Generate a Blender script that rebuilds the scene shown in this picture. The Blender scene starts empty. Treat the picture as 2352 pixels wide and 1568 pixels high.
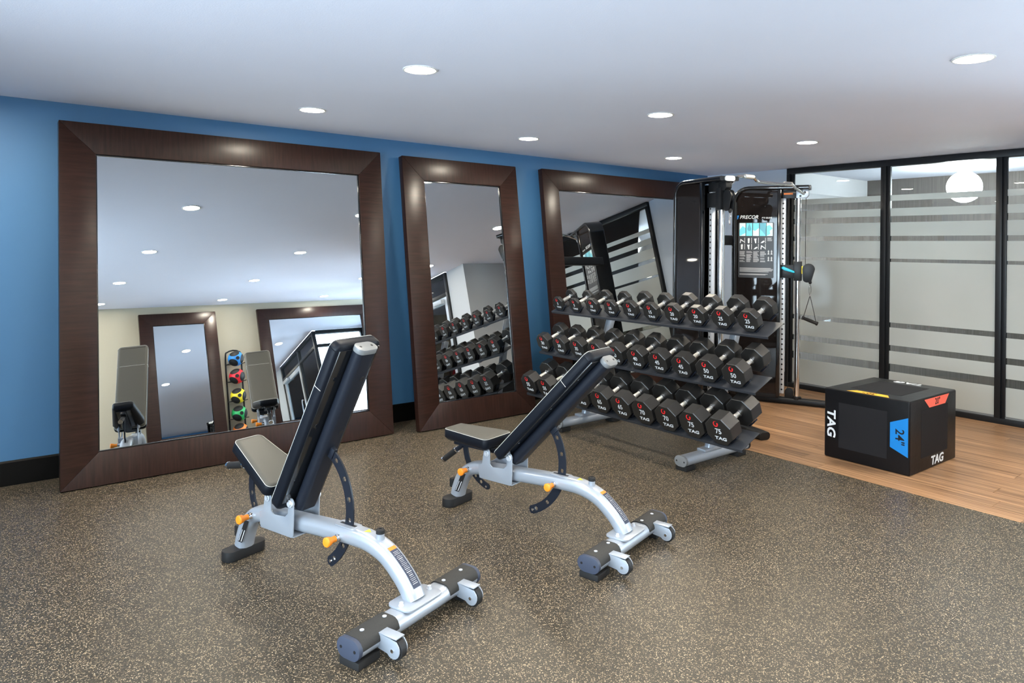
import bpy, bmesh, math, random
from mathutils import Matrix, Vector
random.seed(7)
sc = bpy.context.scene
C = sc.collection
PI = math.pi

# ------------------------------------------------------------------ camera
F_PX, PY, PITCH, ROLL, YAW = 1617.389, 565.14, 0.000722, 0.010374, 0.663784
CAM = Vector((-7.33151, -5.425584, 1.532075))
cd = bpy.data.cameras.new('camera'); cam = bpy.data.objects.new('camera', cd); C.objects.link(cam)
_f = Vector((math.sin(YAW), math.cos(YAW), 0)); _r = Vector((math.cos(YAW), -math.sin(YAW), 0)); _u = Vector((0, 0, 1))
_f2 = _f*math.cos(PITCH)+_u*math.sin(PITCH); _u2 = _u*math.cos(PITCH)-_f*math.sin(PITCH)
_r3 = _r*math.cos(ROLL)+_u2*math.sin(ROLL); _u3 = _u2*math.cos(ROLL)-_r*math.sin(ROLL)
M = Matrix.Identity(4)
for i in range(3):
    M[i][0], M[i][1], M[i][2], M[i][3] = _r3[i], _u3[i], -_f2[i], CAM[i]
cam.matrix_world = M
cd.sensor_width = 36; cd.lens = F_PX/2352*36; cd.shift_y = -(784-PY)/2352; cd.clip_start = .05
sc.camera = cam

# ------------------------------------------------------------------ world, exposure, light level
w = bpy.data.worlds.new('sky'); sc.world = w; w.use_nodes = True
bg = w.node_tree.nodes['Background']; bg.inputs[0].default_value = (.74, .85, 1, 1); bg.inputs[1].default_value = 13.5
LAMP = 270.0                       # radiance of the downlight lenses
LAMP_COL = (1, .90, .74)
sc.view_settings.view_transform = 'Standard'; sc.view_settings.look = 'None'
sc.view_settings.exposure = 0.82; sc.view_settings.gamma = 1; sc.view_settings.use_curve_mapping = False
cy = sc.cycles
cy.use_denoising = True; cy.use_adaptive_sampling = True; cy.adaptive_threshold = .015; cy.sample_clamp_indirect = 6; cy.blur_glossy = 1.0
cy.max_bounces = 11; cy.diffuse_bounces = 4; cy.glossy_bounces = 6; cy.transmission_bounces = 6; cy.transparent_max_bounces = 16
H = 2.44                          # ceiling height
Y_FAR = -8.2                      # wall opposite the mirrors
X_LEFT = -9.6                     # end wall, out of view
def portal(loc, rot, sx, sy):
    l = bpy.data.lights.new('window_portal', 'AREA'); l.shape = 'RECTANGLE'; l.size = sx; l.size_y = sy; l.cycles.is_portal = True
    o = bpy.data.objects.new('window_portal', l); C.objects.link(o); o.location = loc; o.rotation_euler = rot
portal((-1.09, -5.57, 1.22), (0, PI/2, 0), 2.34, 2.05)
portal((.08, -7.42, 1.22), (0, PI/2, 0), 2.34, 1.5)  # at the added nook glazing
portal((X_LEFT-.12, -4.2, 1.265), (0, -PI/2, 0), 2.03, 3.6)  # at the added left wall windows
portal((-8.85, Y_FAR-.12, 1.265), (PI/2, 0, 0), .9, 2.03)  # at the added window behind the camera

# ------------------------------------------------------------------ materials
MATS = {}
def nodes(name):
    m = bpy.data.materials.new(name); m.use_nodes = True; nt = m.node_tree
    b = nt.nodes['Principled BSDF']; MATS[name] = m
    return m, nt, b
def mat(name, col, rough=.5, metal=0, coat=0, spec=.5, grain=0, gscale=200, bump=0, bscale=300, emit=None):
    m, nt, b = nodes(name); N = nt.nodes.new; L = nt.links.new
    b.inputs['Base Color'].default_value = (*col, 1); b.inputs['Roughness'].default_value = rough
    b.inputs['Metallic'].default_value = metal; b.inputs['Coat Weight'].default_value = coat; b.inputs['Coat Roughness'].default_value = .15
    b.inputs['Specular IOR Level'].default_value = spec if max(col) > .13 or coat > .4 or spec > .5 else spec*.5
    tc = N('ShaderNodeTexCoord')
    n = N('ShaderNodeTexNoise'); n.inputs['Scale'].default_value = gscale; n.inputs['Detail'].default_value = 3
    L(tc.outputs['Object'], n.inputs['Vector'])
    mx = N('ShaderNodeMix'); mx.data_type = 'RGBA'
    g = max(grain, .02)
    mx.inputs[6].default_value = (*[c*(1-g) for c in col], 1); mx.inputs[7].default_value = (*[min(1, c*(1+g)) for c in col], 1)
    L(n.outputs['Fac'], mx.inputs[0]); L(mx.outputs[2], b.inputs['Base Color'])
    if bump:
        n2 = N('ShaderNodeTexNoise'); n2.inputs['Scale'].default_value = bscale; L(tc.outputs['Object'], n2.inputs['Vector'])
        bp = N('ShaderNodeBump'); bp.inputs['Strength'].default_value = bump; bp.inputs['Distance'].default_value = .002
        L(n2.outputs['Fac'], bp.inputs['Height']); L(bp.outputs[0], b.inputs['Normal'])
    if emit:
        b.inputs['Emission Color'].default_value = (*emit[0], 1); b.inputs['Emission Strength'].default_value = emit[1]
    return m
def wood(name, c1, c2, rough, coat, sc3, bump=.05, seed_obj=False):
    m, nt, b = nodes(name); N = nt.nodes.new; L = nt.links.new
    tc = N('ShaderNodeTexCoord'); mp = N('ShaderNodeMapping'); mp.inputs['Scale'].default_value = sc3
    L(tc.outputs['Object'], mp.inputs['Vector'])
    if seed_obj:
        oi = N('ShaderNodeObjectInfo'); mu = N('ShaderNodeMath'); mu.operation = 'MULTIPLY'; mu.inputs[1].default_value = 37
        L(oi.outputs['Random'], mu.inputs[0]); cb = N('ShaderNodeCombineXYZ'); L(mu.outputs[0], cb.inputs[0]); L(mu.outputs[0], cb.inputs[1])
        ad = N('ShaderNodeVectorMath'); ad.operation = 'ADD'; L(mp.outputs[0], ad.inputs[0]); L(cb.outputs[0], ad.inputs[1]); vec = ad.outputs[0]
    else: vec = mp.outputs[0]
    n = N('ShaderNodeTexNoise'); n.inputs['Scale'].default_value = 1; n.inputs['Detail'].default_value = 6; n.inputs['Roughness'].default_value = .65
    L(vec, n.inputs['Vector'])
    r = N('ShaderNodeValToRGB'); r.color_ramp.elements[0].position = .32; r.color_ramp.elements[1].position = .72
    r.color_ramp.elements[0].color = (*c1, 1); r.color_ramp.elements[1].color = (*c2, 1)
    L(n.outputs['Fac'], r.inputs[0])
    if seed_obj:
        mr = N('ShaderNodeMapRange'); mr.inputs[3].default_value = .85; mr.inputs[4].default_value = 1.15; L(oi.outputs['Random'], mr.inputs[0])
        mm = N('ShaderNodeMix'); mm.data_type = 'RGBA'; mm.blend_type = 'MULTIPLY'; mm.inputs[0].default_value = 1
        L(r.outputs[0], mm.inputs[6]); L(mr.outputs[0], mm.inputs[7]); L(mm.outputs[2], b.inputs['Base Color'])
    else: L(r.outputs[0], b.inputs['Base Color'])
    b.inputs['Roughness'].default_value = rough; b.inputs['Coat Weight'].default_value = coat; b.inputs['Coat Roughness'].default_value = .25; b.inputs['Specular IOR Level'].default_value = .20
    bp = N('ShaderNodeBump'); bp.inputs['Strength'].default_value = bump; bp.inputs['Distance'].default_value = .002
    L(n.outputs['Fac'], bp.inputs['Height']); L(bp.outputs[0], b.inputs['Normal'])
    return m
def rubber_floor():
    m, nt, b = nodes('rubber_floor'); N = nt.nodes.new; L = nt.links.new
    tc = N('ShaderNodeTexCoord')
    # warp so the flecks are ragged chips
    wn = N('ShaderNodeTexNoise'); wn.inputs['Scale'].default_value = 260; L(tc.outputs['Object'], wn.inputs['Vector'])
    sb = N('ShaderNodeVectorMath'); sb.operation = 'SCALE'; sb.inputs['Scale'].default_value = .005; L(wn.outputs['Color'], sb.inputs[0])
    ad = N('ShaderNodeVectorMath'); ad.operation = 'ADD'; L(tc.outputs['Object'], ad.inputs[0]); L(sb.outputs[0], ad.inputs[1])
    def flecks(scale, lo, seed):
        v = N('ShaderNodeTexVoronoi'); v.inputs['Scale'].default_value = scale; v.inputs['Randomness'].default_value = 1
        of = N('ShaderNodeVectorMath'); of.operation = 'ADD'; of.inputs[1].default_value = (seed, seed*2, 0); L(ad.outputs[0], of.inputs[0]); L(of.outputs[0], v.inputs['Vector'])
        sp = N('ShaderNodeSeparateColor'); L(v.outputs['Color'], sp.inputs[0])
        g = N('ShaderNodeMath'); g.operation = 'GREATER_THAN'; g.inputs[1].default_value = lo; L(sp.outputs[0], g.inputs[0])
        d = N('ShaderNodeMath'); d.operation = 'LESS_THAN'; d.inputs[1].default_value = .52; L(v.outputs['Distance'], d.inputs[0])
        mu = N('ShaderNodeMath'); mu.operation = 'MULTIPLY'; L(g.outputs[0], mu.inputs[0]); L(d.outputs[0], mu.inputs[1])
        return mu.outputs[0], sp.outputs[1]
    f1, c1 = flecks(225, .71, 0); f2, c2 = flecks(400, .60, 3.3)
    base = N('ShaderNodeTexNoise'); base.inputs['Scale'].default_value = 60; L(tc.outputs['Object'], base.inputs['Vector'])
    rb = N('ShaderNodeValToRGB'); rb.color_ramp.elements[0].color = (.015, .0138, .0108, 1); rb.color_ramp.elements[1].color = (.038, .034, .026, 1); L(base.outputs['Fac'], rb.inputs[0])
    rc = N('ShaderNodeValToRGB'); rc.color_ramp.elements[0].color = (.11, .080, .046, 1); rc.color_ramp.elements[1].color = (.50, .40, .27, 1); L(c1, rc.inputs[0])
    rd = N('ShaderNodeValToRGB'); rd.color_ramp.elements[0].color = (.030, .024, .016, 1); rd.color_ramp.elements[1].color = (.155, .122, .080, 1); L(c2, rd.inputs[0])
    m1 = N('ShaderNodeMix'); m1.data_type = 'RGBA'; L(f2, m1.inputs[0]); L(rb.outputs[0], m1.inputs[6]); L(rd.outputs[0], m1.inputs[7])
    m2 = N('ShaderNodeMix'); m2.data_type = 'RGBA'; L(f1, m2.inputs[0]); L(m1.outputs[2], m2.inputs[6]); L(rc.outputs[0], m2.inputs[7])
    L(m2.outputs[2], b.inputs['Base Color'])
    b.inputs['Roughness'].default_value = .40; b.inputs['Specular IOR Level'].default_value = .35
    bp = N('ShaderNodeBump'); bp.inputs['Strength'].default_value = .12; bp.inputs['Distance'].default_value = .002
    L(base.outputs['Fac'], bp.inputs['Height']); L(bp.outputs[0], b.inputs['Normal'])
    return m
def thin_glass(name, tint, refl=1.0, rough=0.0):
    m = bpy.data.materials.new(name); m.use_nodes = True; nt = m.node_tree; MATS[name] = m
    nt.nodes.clear(); N = nt.nodes.new; L = nt.links.new
    o = N('ShaderNodeOutputMaterial'); mx = N('ShaderNodeMixShader'); t = N('ShaderNodeBsdfTransparent'); g = N('ShaderNodeBsdfGlossy')
    fr = N('ShaderNodeFresnel'); fr.inputs[0].default_value = 1.5; mu = N('ShaderNodeMath'); mu.operation = 'MULTIPLY'; mu.inputs[1].default_value = refl; mu.use_clamp = True
    t.inputs[0].default_value = (*tint, 1); g.inputs['Roughness'].default_value = rough
    L(fr.outputs[0], mu.inputs[0]); L(mu.outputs[0], mx.inputs[0]); L(t.outputs[0], mx.inputs[1]); L(g.outputs[0], mx.inputs[2]); L(mx.outputs[0], o.inputs[0])
    return m
def smoked(name):
    m = thin_glass(name, (.26, .26, .29), 1.0, .03); nt = m.node_tree
    mx = [n for n in nt.nodes if n.type == 'MIX_SHADER'][0]; t = [n for n in nt.nodes if n.type == 'BSDF_TRANSPARENT'][0]
    d = nt.nodes.new('ShaderNodeBsdfDiffuse'); d.inputs[0].default_value = (.022, .018, .018, 1)
    m2 = nt.nodes.new('ShaderNodeMixShader'); m2.inputs[0].default_value = .5
    nt.links.new(t.outputs[0], m2.inputs[1]); nt.links.new(d.outputs[0], m2.inputs[2]); nt.links.new(m2.outputs[0], mx.inputs[1])
    return m
def frosted(name):
    m = bpy.data.materials.new(name); m.use_nodes = True; nt = m.node_tree; MATS[name] = m
    nt.nodes.clear(); N = nt.nodes.new; L = nt.links.new
    o = N('ShaderNodeOutputMaterial'); tr = N('ShaderNodeBsdfTranslucent'); d = N('ShaderNodeBsdfDiffuse'); g = N('ShaderNodeBsdfGlossy')
    tc = N('ShaderNodeTexCoord'); n = N('ShaderNodeTexNoise'); n.inputs['Scale'].default_value = 3; L(tc.outputs['Object'], n.inputs['Vector'])
    r = N('ShaderNodeValToRGB'); r.color_ramp.elements[0].color = (.66, .70, .68, 1); r.color_ramp.elements[1].color = (.72, .75, .74, 1); L(n.outputs['Fac'], r.inputs[0])
    L(r.outputs[0], tr.inputs[0]); L(r.outputs[0], d.inputs[0]); g.inputs['Roughness'].default_value = .12
    a = N('ShaderNodeMixShader'); a.inputs[0].default_value = .5; L(tr.outputs[0], a.inputs[1]); L(d.outputs[0], a.inputs[2])
    fr = N('ShaderNodeFresnel'); fr.inputs[0].default_value = 1.4
    b2 = N('ShaderNodeMixShader'); L(fr.outputs[0], b2.inputs[0]); L(a.outputs[0], b2.inputs[1]); L(g.outputs[0], b2.inputs[2]); L(b2.outputs[0], o.inputs[0])
    return m
def wallcloth(name, c1, c2):          # vertical-grain woven wallcovering
    return wood(name, c1, c2, .7, 0, (60, 60, 1.2), .15)

mat('blue_paint', (.045, .150, .305), .55, grain=.03, gscale=4, bump=.05, bscale=400)
mat('white_paint', (.80, .80, .82), .7, grain=.015, gscale=3, bump=.08, bscale=350)
mat('ceiling_paint', (.80, .83, .96), .8, grain=.015, gscale=2, bump=.25, bscale=160)
mat('cream_paint', (.45, .41, .32), .65, grain=.02, gscale=3, bump=.05, bscale=400)
mat('pale_blue_paint', (.50, .58, .70), .6, grain=.02, gscale=3, bump=.05, bscale=400)
mat('grey_paint', (.48, .50, .52), .6, grain=.02, gscale=3)
mat('baseboard_black', (.003, .003, .003), .4, spec=.25)
mat('black_metal', (.010, .011, .013), .35, bump=.03)
mat('black_gloss', (.006, .007, .009), .12, coat=.5)
mat('black_rubber', (.016, .016, .017), .55, bump=.15, bscale=900)
mat('grip_rubber', (.035, .035, .034), .7, bump=.5, bscale=700)
mat('urethane', (.013, .013, .013), .36, spec=.6, bump=.06, bscale=500, grain=.1, gscale=30)
mat('steel_blue_plastic', (.045, .055, .085), .45)
mat('plastic_grey', (.16, .17, .18), .4)
mat('chrome', (.85, .85, .86), .12, metal=1)
mat('strip_metal', (.62, .66, .72), .3, metal=.4)
mat('chrome_knurl', (.86, .85, .82), .34, metal=.85, bump=.4, bscale=1400)
mat('silver_paint', (.35, .39, .45), .34, metal=.35, coat=.25, grain=.02)
mat('dark_paint', (.011, .014, .022), .38, coat=.1, spec=.4)
mat('shelf_paint', (.030, .033, .040), .42, spec=.5, bump=.1, bscale=900)
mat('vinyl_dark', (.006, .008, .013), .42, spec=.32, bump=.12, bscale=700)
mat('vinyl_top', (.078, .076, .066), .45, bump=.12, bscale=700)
mat('thread', (.55, .55, .52), .7)
mat('orange_plastic', (.85, .26, .015), .4)
mat('white_print', (.64, .68, .72), .5)
mat('grey_print', (.42, .44, .46), .5)
mat('red_print', (.80, .02, .025), .45)
mat('yellow_print', (.95, .78, .05), .5)
mat('orange_print', (.80, .20, .015), .5)
mat('label_navy', (.035, .045, .075), .4)
mat('label_black', (.015, .015, .017), .4)
mat('teal_print', (.16, .62, .76), .4)
mat('teal_light_print', (.62, .86, .92), .4)
mat('teal_dark_print', (.10, .34, .46), .4)
mat('teal_plastic', (.01, .48, .66), .35)
mat('blue_mark', (.01, .20, .62), .4)
mat('placard', (.045, .05, .058), .35)
mat('blue_rod', (.10, .42, .68), .25, metal=.7)
mat('weight_plate', (.025, .026, .028), .4)
mat('box_vinyl', (.005, .005, .006), .36, spec=.35, bump=.5, bscale=22, coat=.1)
mat('box_panel', (.012, .012, .014), .62, spec=.25, bump=.2, bscale=600)
mat('box_blue', (.0, .17, .52), .4)
mat('box_yellow', (.80, .42, .02), .4)
mat('box_coral', (.80, .13, .085), .4)
mat('box_text', (.008, .008, .01), .5)
mat('mirror_glass', (.70, .73, .745), 0.0, metal=1)
mat('mirror_back', (.05, .045, .04), .7)
mat('trim_white', (.82, .82, .80), .4)
mat('lamp_lens', (1, 1, 1), .5, emit=(LAMP_COL, LAMP))
mat('corridor_lamp', (1, 1, 1), .5, emit=((.92, .98, 1), 30))
mat('door_metal', (.62, .66, .70), .3, metal=.8)
mat('tile_floor', (.60, .60, .56), .35, grain=.05, gscale=8)
mat('tile_grout', (.33, .33, .30), .8)
mat('paper', (.85, .85, .85), .7)
mat('rope_white', (.75, .75, .72), .6)
wood('espresso_wood', (.013, .0055, .004), (.030, .0125, .009), .33, .10, (4, 4, 60), .04)
wood('espresso_wood_h', (.014, .006, .0045), (.032, .014, .010), .33, .10, (60, 60, 4), .04)
wood('oak_plank', (.12, .058, .028), (.50, .30, .165), .40, .10, (42, .9, 42), .05, True)
wallcloth('grey_wallcloth', (.095, .080, .070), (.175, .152, .136))
rubber_floor()
thin_glass('clear_glass', (.93, .97, .96))
smoked('smoked_acrylic')
frosted('frosted_film')
for nm, col in (('ball_blue', (.02, .22, .60)), ('ball_red', (.70, .015, .03)), ('ball_yellow', (.85, .66, .02)), ('ball_green', (.02, .38, .10)), ('ball_orange', (.95, .22, .02))):
    mat(nm, col, .45, bump=.3, bscale=200)

# ------------------------------------------------------------------ mesh helpers
class MB:
    def __init__(s): s.v = []; s.f = []
    def add(s, vs, fs, M=None):
        o = len(s.v)
        s.v += [tuple(M @ Vector(v)) if M is not None else tuple(v) for v in vs]
        s.f += [tuple(i+o for i in f) for f in fs]
        return s
    def box(s, c, d, M=None):
        x, y, z = [q/2 for q in d]; cx, cy_, cz = c
        vs = [(cx+a*x, cy_+b*y, cz+e*z) for e in (-1, 1) for b in (-1, 1) for a in (-1, 1)]
        return s.add(vs, [(0, 2, 3, 1), (4, 5, 7, 6), (0, 1, 5, 4), (2, 6, 7, 3), (0, 4, 6, 2), (1, 3, 7, 5)], M)
    def box2(s, a, b, M=None):
        return s.box([(p+q)/2 for p, q in zip(a, b)], [abs(q-p) for p, q in zip(a, b)], M)
    def prism(s, poly, a, b, ax='z', M=None):     # poly 2d; extruded along axis from a to b
        def P(u, v, t): return {'z': (u, v, t), 'x': (t, u, v), 'y': (u, t, v)}[ax]
        n = len(poly); vs = [P(u, v, a) for u, v in poly]+[P(u, v, b) for u, v in poly]
        fs = [tuple(range(n))[::-1], tuple(range(n, 2*n))]+[(i, (i+1) % n, n+(i+1) % n, n+i) for i in range(n)]
        return s.add(vs, fs, M)
    def cyl(s, p0, p1, r0, r1=None, n=16, M=None):
        return s.rod([(p0, r0), (p1, r0 if r1 is None else r1)], n, M)
    def rod(s, pr, n=16, M=None):                 # list of (point, radius), straight-ish
        pts = [Vector(p) for p, r in pr]; d = (pts[-1]-pts[0]).normalized()
        a = d.orthogonal().normalized(); b = d.cross(a); vs = []; fs = []
        for p, (q, r) in zip(pts, pr):
            vs += [tuple(p+(a*math.cos(2*PI*i/n)+b*math.sin(2*PI*i/n))*r) for i in range(n)]
        for k in range(len(pr)-1):
            fs += [(k*n+i, k*n+(i+1) % n, (k+1)*n+(i+1) % n, (k+1)*n+i) for i in range(n)]
        fs += [tuple(range(n))[::-1], tuple(range((len(pr)-1)*n, len(pr)*n))]
        return s.add(vs, fs, M)
    def sweep(s, path, sec, side=(0, 1, 0), M=None, closed=False, caps=True):   # sec in (side, normal) coords
        pts = [Vector(p) for p in path]; m = len(pts); n = len(sec); vs = []; fs = []
        for i, p in enumerate(pts):
            t = (pts[(i+1) % m]-pts[i-1]) if closed else (pts[min(i+1, m-1)]-pts[max(i-1, 0)])
            t.normalize(); sd = Vector(side); sd = (sd-t*sd.dot(t)).normalized(); nn = t.cross(sd)
            vs += [tuple(p+sd*a+nn*b) for a, b in sec]
        for k in range(m if closed else m-1):
            k2 = (k+1) % m
            fs += [(k*n+i, k*n+(i+1) % n, k2*n+(i+1) % n, k2*n+i) for i in range(n)]
        if not closed and caps: fs += [tuple(range(n))[::-1], tuple(range((m-1)*n, m*n))]
        return s.add(vs, fs, M)
    def wire(s, path, r, n=8, M=None, closed=False):
        pts = [Vector(p) for p in path]; d = pts[-1]-pts[0]
        if closed: d = (pts[1]-pts[0]).cross(pts[2]-pts[1])
        side = d.orthogonal() if not closed else d
        if not closed:
            for c in (Vector((0, 0, 1)), Vector((1, 0, 0)), Vector((0, 1, 0))):
                if all(abs((pts[i+1]-pts[i]).normalized().dot(c)) < .93 for i in range(len(pts)-1)): side = c; break
        return s.sweep(path, [(r*math.cos(2*PI*i/n), r*math.sin(2*PI*i/n)) for i in range(n)], side, M, closed)
    def lathe(s, prof, n=24, M=None):             # (r, z) about z
        vs = []; fs = []
        for r, z in prof: vs += [(r*math.cos(2*PI*i/n), r*math.sin(2*PI*i/n), z) for i in range(n)]
        for k in range(len(prof)-1): fs += [(k*n+i, k*n+(i+1) % n, (k+1)*n+(i+1) % n, (k+1)*n+i) for i in range(n)]
        fs += [tuple(range(n))[::-1], tuple(range((len(prof)-1)*n, len(prof)*n))]
        return s.add(vs, fs, M)
    def mesh(s, name, m, bevel=0, seg=2, smooth=True, ang=35):
        me = bpy.data.meshes.new(name); me.from_pydata(s.v, [], s.f)
        bm = bmesh.new(); bm.from_mesh(me); bmesh.ops.recalc_face_normals(bm, faces=bm.faces)
        if bevel:
            es = [e for e in bm.edges if len(e.link_faces) == 2 and e.calc_face_angle(0) > math.radians(30)]
            bmesh.ops.bevel(bm, geom=es, offset=bevel, segments=seg, profile=.6, affect='EDGES', clamp_overlap=True)
        bm.to_mesh(me); bm.free()
        if smooth:
            me.shade_smooth(); me.set_sharp_from_angle(angle=math.radians(ang))
        me.materials.append(MATS[m]); return me
    def build(s, name, m, parent=None, bevel=0, seg=2, smooth=True, ang=35):
        return link(name, s.mesh(name, m, bevel, seg, smooth, ang), parent)
def link(name, me, parent=None, M=None):
    o = bpy.data.objects.new(name, me); C.objects.link(o); o.parent = parent
    if M is not None: o.matrix_local = M
    return o
def tag(o, label, cat, group=None):
    o['label'] = label; o['category'] = cat
    if group: o['group'] = group
    return o
def thing(name, label, cat, loc=(0, 0, 0), rot=(0, 0, 0), group=None):
    o = bpy.data.objects.new(name, None); C.objects.link(o); o.empty_display_size = .05
    o.location = loc; o.rotation_euler = rot
    return tag(o, label, cat, group)
def struct(o): o['kind'] = 'structure'; return o
def rrect(w, h, r, n=4):              # rounded rectangle section
    pts = []
    for cx, cy_, a0 in ((w/2-r, h/2-r, 0), (-w/2+r, h/2-r, 90), (-w/2+r, -h/2+r, 180), (w/2-r, -h/2+r, 270)):
        for i in range(n+1):
            a = math.radians(a0+90*i/n); pts.append((cx+r*math.cos(a), cy_+r*math.sin(a)))
    return pts
def frame(X, Y, Z, o=(0, 0, 0)):
    M = Matrix.Identity(4)
    for i in range(3): M[i][0], M[i][1], M[i][2], M[i][3] = X[i], Y[i], Z[i], o[i]
    return M
_tc = {}
def text_mesh(txt, size, m, sx=1.0, shear=0.0, bold=0.0, ext=.0006):
    key = (txt, size, m, sx, shear, bold)
    if key not in _tc:
        cu = bpy.data.curves.new('lettering', 'FONT'); cu.body = txt; cu.size = size; cu.align_x = 'CENTER'; cu.align_y = 'CENTER'
        cu.extrude = ext; cu.shear = shear; cu.offset = bold*size; cu.resolution_u = 3
        ob = bpy.data.objects.new('lettering', cu); C.objects.link(ob)
        dg = bpy.context.evaluated_depsgraph_get(); me = bpy.data.meshes.new_from_object(ob.evaluated_get(dg))
        C.objects.unlink(ob); bpy.data.objects.remove(ob)
        for v in me.vertices: v.co.x *= sx
        me.materials.clear(); me.materials.append(MATS[m]); me.name = 'lettering'
        _tc[key] = me
    return _tc[key]
def bez(pts, n=8):                    # Catmull-Rom through points
    P = [Vector(p) for p in pts]; P = [P[0]*2-P[1]]+P+[P[-1]*2-P[-2]]; out = []
    for i in range(1, len(P)-2):
        for k in range(n):
            t = k/n; a, b, c, d = P[i-1:i+3]
            out.append(.5*((2*b)+(c-a)*t+(2*a-5*b+4*c-d)*t*t+(3*b-a-3*c+d)*t**3))
    out.append(P[-2]); return out

# ================================================================== THE ROOM
X_WOOD = -2.59
BLK = (-1.15, -4.03)                  # corner of the pier by the entrance
def slab(name, a, b, m): return struct(MB().box2(a, b).build(name, m, smooth=False))
slab('floor', (X_LEFT, Y_FAR, -.10), (X_WOOD, .12, 0), 'rubber_floor')
struct(MB().prism([(X_LEFT, Y_FAR-.1), (.12, Y_FAR-.1), (.12, -6.63), (-1.19, -6.63), (-1.19, -4.53), (2.1, -4.53), (2.1, .12), (X_LEFT, .12)], H, H+.1, 'z').build('ceiling', 'ceiling_paint', smooth=False))
slab('wall_back', (X_LEFT, 0, 0), (0, .12, H), 'blue_paint')
W0, W1, WB, WT = -9.3, -8.4, .25, 2.28        # unseen window behind the camera, added to light the ceiling
struct(MB().box2((X_LEFT, Y_FAR-.1, 0), (W0, Y_FAR, H)).box2((W1, Y_FAR-.1, 0), (.1, Y_FAR, H)).box2((W0, Y_FAR-.1, 0), (W1, Y_FAR, WB)).box2((W0, Y_FAR-.1, WT), (W1, Y_FAR, H)).build('wall_opposite', 'cream_paint', smooth=False))
for k in range(1):
    a = W0; b = W1; f = MB()
    for p, q in (((a, WB), (a+.05, WT)), ((b-.05, WB), (b, WT)), ((a+.05, WB), (b-.05, WB+.05)), ((a+.05, WT-.05), (b-.05, WT))): f.box2((p[0], Y_FAR-.08, p[1]), (q[0], Y_FAR-.03, q[1]))
    wn = struct(f.build('window_%d' % (k+1), 'black_metal', smooth=False))
    MB().box2((a+.05, Y_FAR-.058, WB+.05), (b-.05, Y_FAR-.052, WT-.05)).build('pane', 'clear_glass', wn, smooth=False)
# stub of wall between the corner and the glass
slab('wall_right', (0, -1.095, 0), (.12, .12, H), 'pale_blue_paint')
# pier beyond the glass, seen in the mirrors
slab('wall_pier', (BLK[0], BLK[1]-.50, 0), (.12, BLK[1], H), 'grey_paint')
f = MB()  # nook glazing out of view, added to let in more daylight
for y in (Y_FAR+.03, -7.4, -6.66): f.box2((0, y-.03, .06), (.06, y+.03, 2.36))
f.box2((0, Y_FAR, .001), (.06, -6.63, .06)).box2((0, Y_FAR, 2.36), (.06, -6.63, H-.001))
wn = struct(f.build('window_4', 'black_metal', smooth=False))
for a, b in ((Y_FAR+.06, -7.43), (-7.37, -6.69)): MB().box2((.027, a, .06), (.033, b, 2.36)).build('pane', 'clear_glass', wn, smooth=False)
V0, V1 = -6.0, -2.4  # left wall windows: unseen, added to brighten the ceiling
struct(MB().box2((X_LEFT-.1, Y_FAR-.1, 0), (X_LEFT, V0, H)).box2((X_LEFT-.1, V1, 0), (X_LEFT, .12, H)).box2((X_LEFT-.1, V0, 0), (X_LEFT, V1, WB)).box2((X_LEFT-.1, V0, WT), (X_LEFT, V1, H)).build('wall_left', 'white_paint', smooth=False))
for k in range(3):
    a = V0+k*(V1-V0)/3; b = a+(V1-V0)/3; f = MB()
    for p, q in (((a, WB), (a+.05, WT)), ((b-.05, WB), (b, WT)), ((a+.05, WB), (b-.05, WB+.05)), ((a+.05, WT-.05), (b-.05, WT))): f.box2((X_LEFT-.08, p[0], p[1]), (X_LEFT-.03, q[0], q[1]))
    wn = struct(f.build('window_%d' % (k+5), 'black_metal', smooth=False))
    MB().box2((X_LEFT-.058, a+.05, WB+.05), (X_LEFT-.052, b-.05, WT-.05)).build('pane', 'clear_glass', wn, smooth=False)

# wood floor: real planks
fl = struct(MB().prism([(X_WOOD, Y_FAR), (.06, Y_FAR), (.06, -6.635), (-1.11, -6.635), (-1.11, -4.53), (.06, -4.53), (.06, .12), (X_WOOD, .12)], -.10, -.006, 'z').build('floor_wood', 'black_rubber', smooth=False))
PW = .148
pm = {}
row = 0; x = X_WOOD+.002
while x < .04:
    wd = min(PW, .05-x)
    y = .05-random.uniform(.1, 1.2); ys = [.05, y]
    yend = -4.5 if x > -1.18 else Y_FAR
    while y > yend: y -= 1.22; ys.append(max(y, yend))
    for a, b in zip(ys[:-1], ys[1:]):
        L_ = round(a-b-.0015, 3); key = (round(wd, 3), L_)
        if key not in pm: pm[key] = MB().box((0, 0, -.003), (wd-.0015, L_, .006)).mesh('plank', 'oak_plank', .0008, 1, False)
        link('plank', pm[key], fl, Matrix.Translation((x+wd/2, (a+b)/2, 0)))
    x += wd
# baseboards
bb = MB().prism([(0, 0), (-.014, 0), (-.014, .145), (-.006, .155), (0, .155)], X_LEFT, 0, 'x')
struct(bb.build('baseboard_back', 'baseboard_black', smooth=False))
struct(MB().box2((X_LEFT, Y_FAR, 0), (0, Y_FAR+.014, .155)).build('baseboard_opposite', 'baseboard_black', smooth=False))
struct(MB().box2((-.014, -1.09, 0), (0, -.014, .155)).build('baseboard_right', 'baseboard_black', smooth=False))

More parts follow.
